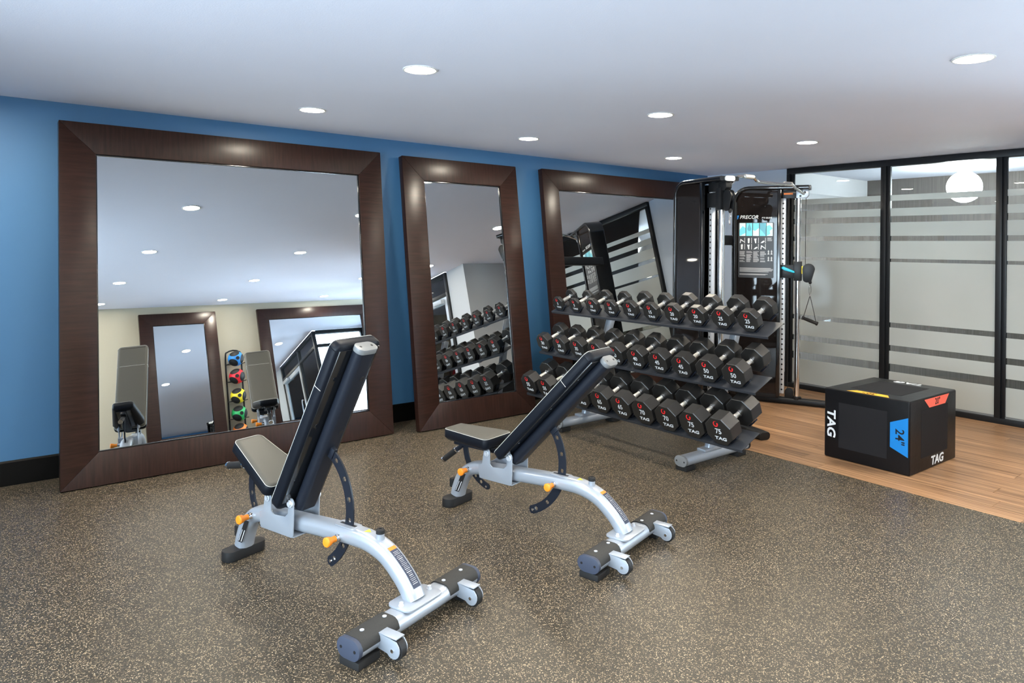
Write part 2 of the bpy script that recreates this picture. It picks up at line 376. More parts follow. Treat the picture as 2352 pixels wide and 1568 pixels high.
# ------------------------------------------------------------------ glass partition
gp = thing('glass_partition', 'black framed glass partition with frosted film and clear stripes', 'partition', (0, 0, 0))
GY = [-1.097, -2.124, -3.128, -4.03]; ZB, ZT = .05, 2.375
MB().box2((-.045, -4.03, ZT), (.045, -1.097, H-.002)).build('header', 'black_metal', gp, .003)
MB().box2((-.045, -4.03, .001), (.045, -1.097, ZB)).build('sill', 'black_metal', gp, .003)
MB().box2((-.012, -4.03, ZB), (.012, -1.15, ZB+.014)).build('glazing_channel', 'plastic_grey', gp)
posts = [(-1.165, -1.097), (-2.205, -2.124), (-3.205, -3.128), (-4.03, -3.985)]
for a, b in posts:
    m_ = MB().box2((-.045, a+.030, ZB), (.045, b, ZT)); m_.box2((-.020, a, ZB), (.020, a+.032, ZT)); m_.build('mullion', 'black_metal', gp, .002)
clear = [(2.087, ZT), (1.955, 2.029), (1.815, 1.877), (1.629, 1.679), (1.419, 1.452), (.765, .814), (.531, .588), (.325, .403)]
for (a0, b0), (a1, b1) in zip(posts[:-1], posts[1:]):
    ya, yb = b1, a0
    pane = MB().box2((-.005, ya, ZB+.012), (.005, yb, ZT)).build('pane', 'clear_glass', gp, smooth=False)
    zs = sorted([c for c in clear]); lo = ZB+.016
    for c0, c1 in zs:
        if c0-lo > .01: MB().box2((-.0066, ya+.001, lo), (-.0056, yb-.001, c0)).build('frosted_film', 'frosted_film', pane, smooth=False)
        lo = c1

# ------------------------------------------------------------------ corridor behind the glass
XC = 2.0
slab('wall_corridor', (XC, -4.6, -.1), (XC+.1, .9, H), 'grey_wallcloth')
slab('wall_corridor_end', (.12, .6, -.1), (XC, .7, H), 'cream_paint')
slab('wall_corridor_side', (.12, -4.6, -.1), (XC, -4.53, H), 'white_paint')
slab('ceiling_bulkhead', (.125, -1.03, 2.20), (XC-.002, .598, H-.002), 'white_paint')
ft = slab('floor_corridor', (.06, -4.6, -.10), (XC, .7, -.004), 'tile_grout')
tm = MB().box((0, 0, -.002), (.447, .447, .004)).mesh('tile', 'tile_floor', .001, 1, False)
for i in range(4):
    for j in range(11): link('tile', tm, ft, Matrix.Translation((.30+i*.45, .35-j*.45, 0)))
for x, y in ((1.05, -2.492),):  # glowing globe added in place of flash glare on the glass
    if 1:
        t = thing('globe_lamp', 'glowing white globe lamp hanging in the corridor behind the glass', 'pendant lamp', (x, y, H))
        MB().lathe([(.06, -.0015), (.06, -.02), (.012, -.03), (.012, -.05), (.05, -.055), (.05, -.07)], 24).build('canopy', 'trim_white', t)
        MB().lathe([(max(.165*math.sin(PI*i/16), .001), -.225+.165*math.cos(PI*i/16)) for i in range(17)], 32).build('globe', 'corridor_lamp', t, ang=80)

# ------------------------------------------------------------------ entrance vestibule (right of the view, seen in the mirrors)
ve = thing('glass_vestibule', 'black framed glass entrance vestibule with a door beside the white pier', 'vestibule', (0, 0, 0))
VY0, VY1, VX = -6.6, BLK[1]-.50, BLK[0]
def bar(a, b, name='post', m='black_metal', par=None): return MB().box2(a, b).build(name, m, par or ve, .002)
for y in (VY0+.03, -5.65, VY1-.03): bar((VX-.035, y-.03, .001), (VX+.035, y+.03, H-.002))
bar((VX-.035, VY0+.06, 2.36), (VX+.035, VY1-.06, H-.002), 'header'); bar((VX-.03, VY0+.06, 2.06), (VX+.03, VY1-.06, 2.12), 'transom')
bar((VX-.035, VY0+.06, .001), (VX+.035, -5.68, .06), 'sill')
for x in (-.03,): bar((x-.03, VY0-.035, .001), (x+.03, VY0+.035, H-.002))
bar((VX+.035, VY0-.035, 2.36), (-.06, VY0+.035, H-.002), 'header'); bar((VX+.035, VY0-.035, .001), (-.06, VY0+.035, .06), 'sill'); bar((VX+.035, VY0-.03, 2.06), (-.06, VY0+.03, 2.12), 'transom')
for a, b in (((VX-.004, VY0+.06, .06), (VX+.004, -5.68, 2.06)), ((VX-.004, VY0+.06, 2.12), (VX+.004, -5.68, 2.36)), ((VX-.004, -5.62, 2.12), (VX+.004, VY1-.06, 2.36)),
             ((VX+.035, VY0-.004, .06), (-.06, VY0+.004, 2.06)), ((VX+.035, VY0-.004, 2.12), (-.06, VY0+.004, 2.36))):
    MB().box2(a, b).build('pane', 'clear_glass', ve, smooth=False)
dl = MB()
for a, b in (((-5.615, .01), (-5.53, 2.05)), ((VY1-.145, .01), (VY1-.065, 2.05)), ((-5.53, .01), (VY1-.145, .12)), ((-5.53, 1.95), (VY1-.145, 2.05))): dl.box2((VX-.025, a[0], a[1]), (VX+.025, b[0], b[1]))
dr = dl.build('door', 'door_metal', ve, .003)
MB().box2((VX-.004, -5.53, .12), (VX+.004, VY1-.145, 1.95)).build('pane', 'clear_glass', dr, smooth=False)
MB().wire(bez([(VX-.025, -5.50, .85), (VX-.075, -5.50, .87), (VX-.075, -5.50, 1.25), (VX-.025, -5.50, 1.27)], 5), .012).build('handle', 'chrome', dr)
MB().box((VX-.06, VY1-.28, 1.99), (.06, .26, .07)).build('door_closer', 'door_metal', dr, .006)


# ------------------------------------------------------------------ downlights
LX = (-7.36, -5.476, -3.593, -1.709); LY = (-.855, -2.27, -4.15, -6.02, -7.69)  # leftmost column is out of view, added for its light
ORD = ['first', 'second', 'third', 'fourth', 'fifth']
def LAB(x, y):
    if x > 0: return 'round recessed downlight under the corridor bulkhead behind the glass'
    return 'round white recessed downlight, %s row from the blue wall, %s column from the glass partition' % (ORD[LY.index(y)], ORD[3-LX.index(x)])
tr = MB().lathe([(.088, -.0004), (.090, -.004), (.086, -.007), (.078, -.006), (.074, -.002), (.074, -.0004)], 32).mesh('trim_ring', 'trim_white', ang=50)
le = MB().lathe([(.0735, -.0006), (.0735, -.0026), (.001, -.0030)], 32).mesh('lens', 'lamp_lens', ang=60)
for x, y, z in [(x, y, H) for x in LX for y in LY]+[(1.05, -.45, 2.20)]:
    if 1:
        t = thing('recessed_downlight', LAB(x, y), 'downlight', (x, y, z), group='recessed ceiling downlights')
        link('trim_ring', tr, t); link('lens', le, t)

# ------------------------------------------------------------------ leaning framed mirrors
def mirror(x, y, w_, h, lean, yaw, label, z=None, fw=.205, th=.06):
    z = th*math.sin(lean)+.001 if z is None else z
    t = thing('leaning_mirror', label, 'mirror', (x, y, z), (-lean, 0, yaw))
    g = .0006
    for s in (0, 1):
        P = [(0, 0), (w_, 0), (w_-fw, fw), (fw, fw)]
        if s: P = [(a, h-b) for a, b in P]
        P2 = [(a+(g if a < w_/2 else -g), b) for a, b in P]
        MB().prism(P2, 0, th, 'y').build('frame_rail', 'espresso_wood_h', t, .0018)
        Q = [(0, 0), (fw, fw), (fw, h-fw), (0, h)]
        if s: Q = [(w_-a, b) for a, b in Q]
        Q2 = [(a, b+(g if b < h/2 else -g)) for a, b in Q]
        MB().prism(Q2, 0, th, 'y').build('frame_stile', 'espresso_wood', t, .0018)
    b = MB()
    i0, i1, j0, j1 = fw+.001, w_-fw-.001, fw+.001, h-fw-.001
    b.box2((i0, .010, j0), (i1, .018, j0+.007)).box2((i0, .010, j1-.007), (i1, .018, j1)).box2((i0, .010, j0+.007), (i0+.007, .018, j1-.007)).box2((i1-.007, .010, j0+.007), (i1, .018, j1-.007))
    b.build('inner_bead', 'black_gloss', t, .001)
    MB().box2((i0, .0185, j0), (i1, .0235, j1)).build('mirror_glass', 'mirror_glass', t, smooth=False)
    MB().box2((fw+.001, .024, fw+.001), (w_-fw-.001, th-.004, h-fw-.001)).build('back_panel', 'mirror_back', t, smooth=False)
    return t
mirror(-6.8439, -.366, 2.2907, 2.3243, .1245, .0083, 'wide dark wood framed mirror on blue wall, behind the two benches')
mirror(-4.3639, -.4343, 1.2397, 2.3205, .151, -.002, 'narrow dark wood framed mirror leaning between two wide mirrors on blue wall')
mirror(-2.79, -.40, 2.2907, 2.3243, .135, 0, 'wide dark wood framed mirror on blue wall, behind the dumbbell rack and cable machine')
mirror(-3.60, Y_FAR+.40, 1.2397, 2.3205, .136, PI, 'narrow dark wood framed mirror on cream wall beside the ball rack, seen reflected')
mirror(-.57, Y_FAR+.40, 2.2907, 2.3243, .136, PI, 'wide dark wood framed mirror on cream wall beside the ball rack, seen reflected')

# ------------------------------------------------------------------ adjustable benches
def rot_st(p, piv, a):                # rotate (s,z) about piv by a (counter-clockwise, s right, z up)
    s_, z = p[0]-piv[0], p[1]-piv[1]; c, d = math.cos(a), math.sin(a)
    return (piv[0]+s_*c-z*d, piv[1]+s_*d+z*c)
def capsule(w_, h, n=8):
    r = h/2; pts = []
    for i in range(n+1): a = -PI/2+PI*i/n; pts.append((w_/2-r+r*math.cos(a), r*math.sin(a)))
    for i in range(n+1): a = PI/2+PI*i/n; pts.append((-w_/2+r+r*math.cos(a), r*math.sin(a)))
    return pts
def arc_plate(mb, piv, r, w_, a0, a1, th, holes, n=200):
    """curved flat bar with true round holes: built from a fine (angle, radius) grid with cells dropped, sides stitched"""
    nr = 18; cells = {}; hr = .0115
    for i in range(n):
        am = a0+(a1-a0)*(i+.5)/n
        for j in range(nr):
            rm = r-w_/2+w_*(j+.5)/nr
            ok = all((rm*math.cos(am)-r*math.cos(h))**2+(rm*math.sin(am)-r*math.sin(h))**2 > hr*hr for h in holes)
            # rounded ends
            for ae in (a0, a1):
                d = (am-ae)*(1 if a1 > a0 else -1)*(1 if ae == a0 else -1)*r
                if d < w_/2 and (w_/2-d)**2+(rm-r)**2 > (w_/2)**2: ok = False
            cells[i, j] = ok
    idx = {}; vs = []; fs = []
    def V(i, j, k):
        if (i, j, k) not in idx:
            a = a0+(a1-a0)*i/n; rr = r-w_/2+w_*j/nr
            idx[i, j, k] = len(vs); vs.append((piv[0]+rr*math.cos(a), (-th/2, th/2)[k], piv[1]+rr*math.sin(a)))
        return idx[i, j, k]
    for (i, j), ok in cells.items():
        if not ok: continue
        for k in (0, 1): fs.append((V(i, j, k), V(i+1, j, k), V(i+1, j+1, k), V(i, j+1, k)))
        for (di, dj, p, q) in ((-1, 0, (i, j), (i, j+1)), (1, 0, (i+1, j), (i+1, j+1)), (0, -1, (i, j), (i+1, j)), (0, 1, (i, j+1), (i+1, j+1))):
            if not cells.get((i+di, j+dj), False): fs.append((V(*p, 0), V(*q, 0), V(*q, 1), V(*p, 1)))
    return mb.add(vs, fs)
def round_poly(pts, r, n=5):
    out = []
    m_ = len(pts)
    for i in range(m_):
        p = Vector(pts[i]); a = (Vector(pts[i-1])-p).normalized(); b = (Vector(pts[(i+1) % m_])-p).normalized()
        ang = a.angle(b); d = r/math.tan(ang/2); p0 = p+a*d; p1 = p+b*d
        c = p+(a+b).normalized()*(r/math.sin(ang/2))
        v0 = p0-c; v1 = p1-c; a0 = math.atan2(v0.y, v0.x); a1 = math.atan2(v1.y, v1.x)
        da = (a1-a0+PI) % (2*PI)-PI
        out += [(c.x+r*math.cos(a0+da*k/n), c.y+r*math.sin(a0+da*k/n)) for k in range(n+1)]
    return out
def inset_poly(poly, d):
    out = []; m_ = len(poly)
    area = sum(poly[i][0]*poly[(i+1) % m_][1]-poly[(i+1) % m_][0]*poly[i][1] for i in range(m_)); sg = 1 if area > 0 else -1
    for i in range(m_):
        a = Vector(poly[i-1]); p = Vector(poly[i]); b = Vector(poly[(i+1) % m_])
        t = ((p-a).normalized()+(b-p).normalized()).normalized()
        out.append((p.x-t.y*d*sg, p.y+t.x*d*sg))
    return out
def layered(mb, poly, layers, M):
    n = len(poly); vs = []; fs = []
    for d, z in layers: vs += [(x_, y_, z) for x_, y_ in (inset_poly(poly, d) if d else poly)]
    for k in range(len(layers)-1): fs += [(k*n+i, k*n+(i+1) % n, (k+1)*n+(i+1) % n, (k+1)*n+i) for i in range(n)]
    fs += [tuple(range(n))[::-1], tuple(range((len(layers)-1)*n, len(layers)*n))]
    return mb.add(vs, fs, M)

def bench(label, loc, yaw, back_deg, seat_deg):
    # local: +X from the small front foot to the wheeled base, +Y right seen from the base side, Z up
    t = thing('adjustable_bench', label, 'bench', loc, (0, 0, yaw-PI/2), 'adjustable weight benches')
    piv = (.4436, .367); spv = (.285, .362)
    # spine tube
    path = bez([(.006, 0, .055), (.018, 0, .10), (.047, 0, .163), (.107, 0, .222), (.187, 0, .245), (.28, 0, .250), (.45, 0, .261), (.62, 0, .272), (.78, 0, .279), (.88, 0, .274), (.975, 0, .244), (1.053, 0, .186), (1.100, 0, .135), (1.120, 0, .100)], 6)
    sp = MB().sweep(path, rrect(.090, .073, .030, 6)).build('spine_tube', 'silver_paint', t, ang=50)
    # labels on the spine
    def decal(par, s_list, w_, m, lift, name, t0=0):
        pts = [Vector(p) for p in path]; vs = []; fs = []
        acc = [0]
        for a, b in zip(pts[:-1], pts[1:]): acc.append(acc[-1]+(b-a).length)
        def at(d):
            for i in range(len(acc)-1):
                if acc[i+1] >= d: k = (d-acc[i])/(acc[i+1]-acc[i]); return pts[i].lerp(pts[i+1], k), (pts[i+1]-pts[i]).normalized()
            return pts[-1], (pts[-1]-pts[-2]).normalized()
        for d in s_list:
            p, tg = at(d); nn = tg.cross(Vector((0, 1, 0))); nn = nn if nn.dot(Vector((.3, 0, 1))) > 0 else -nn
            for sy in (-w_/2, w_/2): vs.append(tuple(p+nn*(.0366+lift)+Vector((0, t0+sy, 0))))
        for i in range(len(s_list)-1): fs.append((2*i, 2*i+2, 2*i+3, 2*i+1))
        return MB().add(vs, fs).build(name, m, par)
    tot = sum((Vector(b)-Vector(a)).length for a, b in zip(path[:-1], path[1:]))
    rng = lambda a, b, n: [a+(b-a)*i/n for i in range(n+1)]
    wl_ = decal(sp, rng(tot-.20, tot-.035, 10), .042, 'label_navy', .0004, 'warning_label')
    decal(sp, rng(tot-.213, tot-.199, 2), .042, 'orange_print', .0005, 'warning_header')
    txt = MB()
    for k in range(22):
        d = tot-.19+k*.0066
        o_ = decal(sp, [d, d+.0016], .034*random.uniform(.6, 1), 'grey_print', .0007, 'print_lines', 0)
        me = o_.data; txt.add([tuple(v.co) for v in me.vertices], [tuple(p.vertices) for p in me.polygons]); bpy.data.objects.remove(o_)
    txt.build('print_lines', 'grey_print', sp)
    MB().prism([(.845, -.016), (.872, 0), (.845, .016)], .3145, .3152, 'z').build('caution_triangle', 'yellow_print', sp)
    # serial plate on the left flank of the front leg
    for (n_, m_, z0, z1, x0, x1) in (('serial_plate', 'label_black', .085, .20, .018, .060), ('serial_sticker', 'white_print', .090, .150, .022, .036), ('serial_sticker', 'white_print', .090, .150, .039, .054)):
        e = .0455 if m_ == 'label_black' else .0458
        MB().add([(x0+(z0-.085)*.35, -e, z0), (x1+(z0-.085)*.35-.010, -e, z0), (x1+(z1-.085)*.45-.010, -e, z1), (x0+(z1-.085)*.45, -e, z1)], [(0, 1, 2, 3)]).build(n_, m_, sp)
    # small front foot
    fp = rrect(.225, .085, .040, 6)
    MB().prism([(b, a) for a, b in fp], .0005, .050, 'z').build('front_foot', 'black_rubber', t, .006)
    MB().box((-.032, 0, .115), (.030, .045, .055)).build('stop_block', 'black_rubber', t, .008)
    # wheeled base bar
    by, bz = 1.124, .068
    MB().sweep([(by, -.345, bz), (by, .345, bz)], capsule(.112, .068), (1, 0, 0)).build('base_bar', 'silver_paint', t, ang=50)
    MB().prism(rrect(.125, .215, .03, 5), .1022, .110, 'z', Matrix.Translation((by, 0, 0))).build('mount_plate', 'silver_paint', t, .0015)
    for s in (-1, 1):
        cv = MB().sweep([(by, max(s*.155, s*.347), bz+.004), (by, min(s*.155, s*.347), bz+.004)], [(a*1.035, b*1.05) if b > -.012 else (a*.99, -.012) for a, b in capsule(.112, .070)], (1, 0, 0)).build('grip_cover', 'grip_rubber', t, ang=50)
        for d in (.178, .296): MB().lathe([(.0085, .1085), (.0085, .1112), (.003, .1115)], 14, Matrix.Translation((by, s*d, 0))).build('screw', 'strip_metal', cv)
        ec = MB().sweep([(by, s*.345, bz+.002), (by, s*.366, bz+.002)], [(a*1.06, b*1.10) for a, b in capsule(.112, .070)], (1, 0, 0)).build('end_cap', 'steel_blue_plastic', t, .005, ang=50)
        for d in (-.035, .035): MB().cyl((by+d, s*.3655, bz+.002), (by+d, s*.3668, bz+.002), .006, n=12).build('screw_hole', 'label_black', ec)
        MB().box2((by-.050, s*.25, .0005), (by+.050, s*.36, .030)).build('rubber_foot', 'black_rubber', t, .004)
        MB().lathe([(.011, .110), (.011, .1135)], 16, Matrix.Translation((by, s*.0846, 0))).add(*_hex(.0085, .1135, .124), Matrix.Translation((by, s*.0846, 0))).build('bolt', 'strip_metal', t)
        # transport wheel in its bracket
        wy = s*.235
        br = MB()
        for e in (-.021, .021):
            pl_ = [(by+.045, .040), (by+.045, .095), (by+.10, .092), (by+.135, .088)]+[(by+.118+.034*math.cos(a), .056+.034*math.sin(a)) for a in [math.radians(q) for q in range(50, -141, -19)]]
            br.prism(pl_, wy+e-.002, wy+e+.002, 'y')
        br.box2((by+.040, wy-.023, .094), (by+.135, wy+.023, .098))
        br.build('wheel_bracket', 'silver_paint', t, .0012)
        wh = MB().rod([((by+.118, wy-.0155, .052), .034), ((by+.118, wy-.013, .052), .0385), ((by+.118, wy+.013, .052), .0385), ((by+.118, wy+.0155, .052), .034)], 28).build('wheel', 'black_rubber', t, ang=40)
        MB().cyl((by+.118, wy-.027, .052), (by+.118, wy+.027, .052), .007, n=10).build('axle_bolt', 'chrome', wh)
    # bracket cheeks carrying both pivots
    for s in (-1, 1):
        ck = [(.241, .226), (.252, .214), (.47, .214), (.482, .226), (.482, .372)]+[(.4636+.0185*math.cos(a), .372+.0185*math.sin(a)) for a in [math.radians(q) for q in range(20, 180, 20)]]
        ck += [(.445, .372), (.445, .318), (.425, .300), (.335, .292), (.318, .305), (.318, .368)]+[(.295+.022*math.cos(a), .368+.022*math.sin(a)) for a in [math.radians(q) for q in range(20, 180, 20)]]+[(.272, .368), (.262, .30), (.235, .285)]
        ck = [(a-.02 if a > .40 else a-.012, b) for a, b in ck]
        MB().prism(ck, s*.0735-.003, s*.0735+.003, 'y').build('pivot_cheek', 'silver_paint', t, .001)
        MB().rod([((piv[0], s*.068, piv[1]), .0175), ((piv[0], s*.0835, piv[1]), .0175), ((piv[0], s*.085, piv[1]), .012), ((piv[0], s*.090, piv[1]), .0105)], 20).build('pivot_bolt', 'strip_metal', t)
        MB().rod([((spv[0], s*.068, spv[1]), .0165), ((spv[0], s*.0835, spv[1]), .0165), ((spv[0], s*.085, spv[1]), .011), ((spv[0], s*.090, spv[1]), .0095)], 20).build('pivot_bolt', 'strip_metal', t)
    MB().box2((.228, -.0735, .214), (.462, .0735, .220)).box2((.228, -.0735, .220), (.234, .0735, .285)).build('bracket_floor', 'silver_paint', t, .0015)
    # slot plate, stop post
    MB().prism(rrect(.125, .062, .02, 5), .3118, .3165, 'z', Matrix.Translation((.735, 0, -.0005))).build('slot_plate', 'silver_paint', t, .001)
    MB().box((.735, 0, .3165), (.092, .014, .0012)).build('slot', 'label_black', t)
    ps = MB().lathe([(.026, .276), (.021, .298), (.0175, .302), (.0175, .330)], 20, Matrix.Translation((.925, 0, -.008))).build('stop_post', 'silver_paint', t)
    MB().lathe([(.019, .330), (.019, .345), (.015, .349), (.007, .349), (.006, .345)], 20, Matrix.Translation((.925, 0, -.008))).build('stop_cap', 'black_rubber', ps)
    # orange pull knobs
    for s_, z in ((.120, .232), (.722, .272)):
        kb = MB().rod([((s_, -.042, z), .016), ((s_, -.055, z), .015), ((s_, -.056, z), .012), ((s_, -.066, z), .012)], 16).build('pin_barrel', 'chrome', t)
        MB().rod([((s_, -.066, z), .0135), ((s_, -.085, z), .013), ((s_, -.097, z), .019), ((s_, -.113, z), .0215), ((s_, -.118, z), .018), ((s_, -.120, z), .010)], 20).build('pull_knob', 'orange_plastic', kb)
    # back rest
    A = math.radians(back_deg); u = Vector((math.cos(A), 0, math.sin(A))); wv = Vector((-math.sin(A), 0, math.cos(A)))
    Mb = frame(u, Vector((0, 1, 0)), wv, (piv[0], 0, piv[1]))           # x = up the back, y = across, z = out of the cushion
    tb = MB().sweep([(-.02, 0, -.014), (.02, 0, -.016), (.81, 0, -.012)], rrect(.108, .060, .026, 6), (0, 1, 0), Mb).build('back_tube', 'dark_paint', t, ang=50)
    cp = MB().sweep([(.805, 0, -.012), (.83, 0, -.012)], rrect(.112, .064, .028, 6), (0, 1, 0), Mb).build('tube_cap', 'plastic_grey', tb, .004, ang=50)
    for d in (-.032, .032): MB().cyl((.8295, d, -.012), (.8306, d, -.012), .006, n=12, M=Mb).build('screw_hole', 'label_black', cp)
    for d in (.10, .40, .68): MB().rod([((d, .015, -.0445), .012), ((d, .015, -.0455), .011)], 16, Mb).build('tube_plug', 'label_black', tb)
    bp = round_poly([(-.045, -.130), (.825, -.130), (.825, .130), (-.045, .130)], .035)
    MB().box2((.0, -.115, .012), (.80, .115, .022), Mb).build('back_board', 'black_gloss', t, .003)
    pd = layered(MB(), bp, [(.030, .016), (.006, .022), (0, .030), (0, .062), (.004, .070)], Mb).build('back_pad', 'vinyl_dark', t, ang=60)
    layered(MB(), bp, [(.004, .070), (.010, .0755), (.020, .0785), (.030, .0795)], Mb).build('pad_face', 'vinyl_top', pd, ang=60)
    MB().wire([Mb @ Vector((a, b, .0705)) for a, b in inset_poly(bp, .0032)], .0012, 6, None, True).build('stitching', 'thread', pd)
    for ys in (.60, .795):
        MB().wire([Mb @ Vector(p) for p in ((ys, -.131, .024), (ys, -.1312, .060), (ys, -.126, .0715), (ys, -.10, .0800), (ys, .10, .0800), (ys, .126, .0715), (ys, .1312, .060), (ys, .131, .024))], .0013, 6).build('seam', 'thread' if ys < .7 else 'vinyl_dark', pd)
    for d in (.12, .42, .66): 
        for e in (-.085, .085): MB().rod([((d, e, .0165), .011), ((d, e, .0105), .010)], 14, Mb).build('pad_screw', 'black_gloss', t)
    # curved ladder bar on the back
    a0 = A-math.radians(6); hl = [a0-math.radians(q) for q in (12, 29, 46, 63, 87, 104)]
    ab = arc_plate(MB(), piv, .300, .046, a0+.02, a0-math.radians(113), .008, hl).build('ladder_bar', 'dark_paint', t, ang=30)
    q = (piv[0]+.300*math.cos(a0-math.radians(108)), piv[1]+.300*math.sin(a0-math.radians(108)))
    MB().cyl((q[0], -.012, q[1]), (q[0], .012, q[1]), .007, n=10).build('stop_pin', 'chrome', ab)
    MB().box((.30, 0, -.055), (.05, .022, .03), Mb).build('bar_lug', 'dark_paint', tb, .003)
    # seat
    S = math.radians(seat_deg); us = Vector((math.cos(S), 0, -math.sin(S))); ws = Vector((math.sin(S), 0, math.cos(S)))
    Ms = frame(us, Vector((0, 1, 0)), ws, (spv[0], 0, spv[1]))           # x toward the backrest, z up out of the seat
    sp2 = round_poly([(-.335, -.078), (.030, -.128), (.030, .128), (-.335, .078)], .030)
    MB().box2((-.30, -.055, .016), (.015, .055, .028), Ms).build('seat_board', 'black_gloss', t, .003)
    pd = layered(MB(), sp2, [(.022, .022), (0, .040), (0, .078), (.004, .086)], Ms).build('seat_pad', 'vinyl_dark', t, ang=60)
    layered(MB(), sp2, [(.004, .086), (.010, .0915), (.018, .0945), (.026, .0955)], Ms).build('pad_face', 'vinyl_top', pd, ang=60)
    MB().wire([Ms @ Vector((a, b, .0865)) for a, b in inset_poly(sp2, .0032)], .0012, 6, None, True).build('stitching', 'thread', pd)
    MB().box2((-.30, -.022, -.012), (.020, .022, .016), Ms).build('seat_tube', 'dark_paint', t, .006)
    hd = MB().cyl((-.245, 0, -.012), (-.30, 0, -.052), .014, n=16, M=Ms).build('handle_stub', 'dark_paint', t)
    MB().rod([((-.295, 0, -.048), .0175), ((-.392, 0, -.122), .0175)], 18, Ms).build('hand_grip', 'black_rubber', hd)
    for a, b in (((-.290, 0, -.0445), (-.297, 0, -.050)), ((-.390, 0, -.1205), (-.400, 0, -.128))): MB().cyl(a, b, .0185, n=18, M=Ms).build('grip_ring', 'chrome', hd)
    s0 = math.radians(180)-S+math.radians(-2)
    sb = arc_plate(MB(), spv, .225, .036, s0, s0+math.radians(82), .008, [s0+math.radians(q_) for q_ in (38, 52, 65)], 110).build('ladder_bar', 'dark_paint', t, ang=30)
    q = (spv[0]+.225*math.cos(s0+math.radians(77)), spv[1]+.225*math.sin(s0+math.radians(77)))
    MB().cyl((q[0], -.011, q[1]), (q[0], .011, q[1]), .0065, n=10).build('stop_pin', 'chrome', sb)
    return t
def _hex(r, z0, z1):
    vs = [(r*math.cos(PI/3*i), r*math.sin(PI/3*i), z) for z in (z0, z1) for i in range(6)]
    return vs, [tuple(range(6))[::-1], tuple(range(6, 12))]+[(i, (i+1) % 6, 6+(i+1) % 6, 6+i) for i in range(6)]
bench('adjustable weight bench with steep upright backrest and tilted seat', (-6.2206, -1.8797, 0), .3169, 63, 25)
bench('adjustable weight bench with half reclined backrest and level seat', (-4.979, -1.9134, 0), .2599, 46.2, 0)

# ------------------------------------------------------------------ dumbbell rack
TILT = math.radians(22); ct, st = math.cos(TILT), math.sin(TILT)
SH = [(-3.100, .949), (-3.240, .593), (-3.380, .241)]; YA, YB = -.604, -2.786
rk = thing('dumbbell_rack', 'three tier dumbbell rack with silver frame and black shelves', 'rack', (-3.05, -1.695, 0))
RK = Matrix.Translation((3.05, 1.695, 0))
for y in (-1.06, -2.33):
    MB().sweep([(-3.40, y, .066), (-2.68, y, .066)], capsule(.100, .068), (0, 1, 0), RK).build('foot_tube', 'silver_paint', rk, ang=50)
    for x0, x1 in ((-3.42, -3.398), (-2.682, -2.66)):
        ec = MB().sweep([(x0, y, .067), (x1, y, .067)], capsule(.106, .074), (0, 1, 0), RK).build('end_cap', 'plastic_grey' if x0 < -3 else 'black_rubber', rk, .004, ang=50)
        if x0 < -3:
            for d in (-.032, .032): MB().cyl((x0-.0006, y+d, .067), (x0+.0005, y+d, .067), .006, n=12, M=RK).build('screw_hole', 'label_black', ec)
    for x0 in (-3.36, -2.76): MB().box2((x0-.05, y-.045, .0005), (x0+.05, y+.045, .034), RK).build('rubber_pad', 'black_rubber', rk, .003)
    up = MB().sweep(bez([(-3.10, y, .085), (-3.075, y, .16), (-2.985, y, .383), (-2.762, y, 1.0)], 6), rrect(.055, .075, .02, 4), (0, 1, 0), RK).build('upright', 'silver_paint', rk, ang=50)
    MB().box((-3.09, y, .105), (.20, .075, .02), RK).build('foot_gusset', 'silver_paint', rk, .006)
    for (lx, lz) in SH:                                                 # shelf brackets
        p0 = Vector((lx+.03*ct+.012*st, 0, lz+.03*st-.012*ct)); p1 = Vector((lx+.34*ct+.012*st, 0, lz+.34*st-.012*ct))
        MB().sweep([(p0.x, y, p0.z-.012), (p1.x, y, p1.z-.012)], rrect(.045, .020, .004, 2), (0, 1, 0), RK).build('shelf_bracket', 'silver_paint', rk)
MB().box2((-3.01, -2.32, .30), (-2.98, -1.07, .345), RK).build('cross_brace', 'silver_paint', rk, .005)
LB = [5, 5, 10, 10, 15, 15, 20, 20, 25, 25, 30, 30, 35, 35, 40, 40, 45, 45, 50, 50, 55, 55, 60, 60, 65, 65, 70, 70, 75, 75]
AF = {5: .122, 10: .134, 15: .141, 20: .147, 25: .152, 30: .160, 35: .163, 40: .166, 45: .169, 50: .172, 55: .182, 60: .186, 65: .189, 70: .192, 75: .195}
HL = {5: .032, 10: .040, 15: .048, 20: .056, 25: .063, 30: .068, 35: .076, 40: .084, 45: .090, 50: .097, 55: .094, 60: .098, 65: .103, 70: .108, 75: .113}
GRIP = .134
NM = ['top', 'middle', 'bottom']
WORD = dict(zip(range(5, 80, 5), 'five ten fifteen twenty twenty-five thirty thirty-five forty forty-five fifty fifty-five sixty sixty-five seventy seventy-five'.split()))
def saddle_poly(af):                   # cradle that follows the underside of an eight sided head
    f = af*.2071; h = [(f+.006, 0), (f+.054, .047), (f+.050, .056), (f+.0445, .0525), (f+.002, .010)]
    return h+[(-p, q) for p, q in h[::-1]]
_dm = {}
def octo(af, x0, x1, b=.004):
    R_ = af/2/math.cos(PI/8); sec = lambda r: [(r*math.cos(PI/8+PI/4*i), r*math.sin(PI/8+PI/4*i)) for i in range(8)]
    vs = []; 
    for x_, r in ((x0, R_-b), (x0+b*.8, R_), (x1-b*.8, R_), (x1, R_-b)): vs += [(x_, a, c) for a, c in sec(r)]
    fs = [tuple(range(8))[::-1], tuple(range(24, 32))]+[(k*8+i, k*8+(i+1) % 8, k*8+8+(i+1) % 8, k*8+8+i) for k in range(3) for i in range(8)]
    return MB().add(vs, fs)
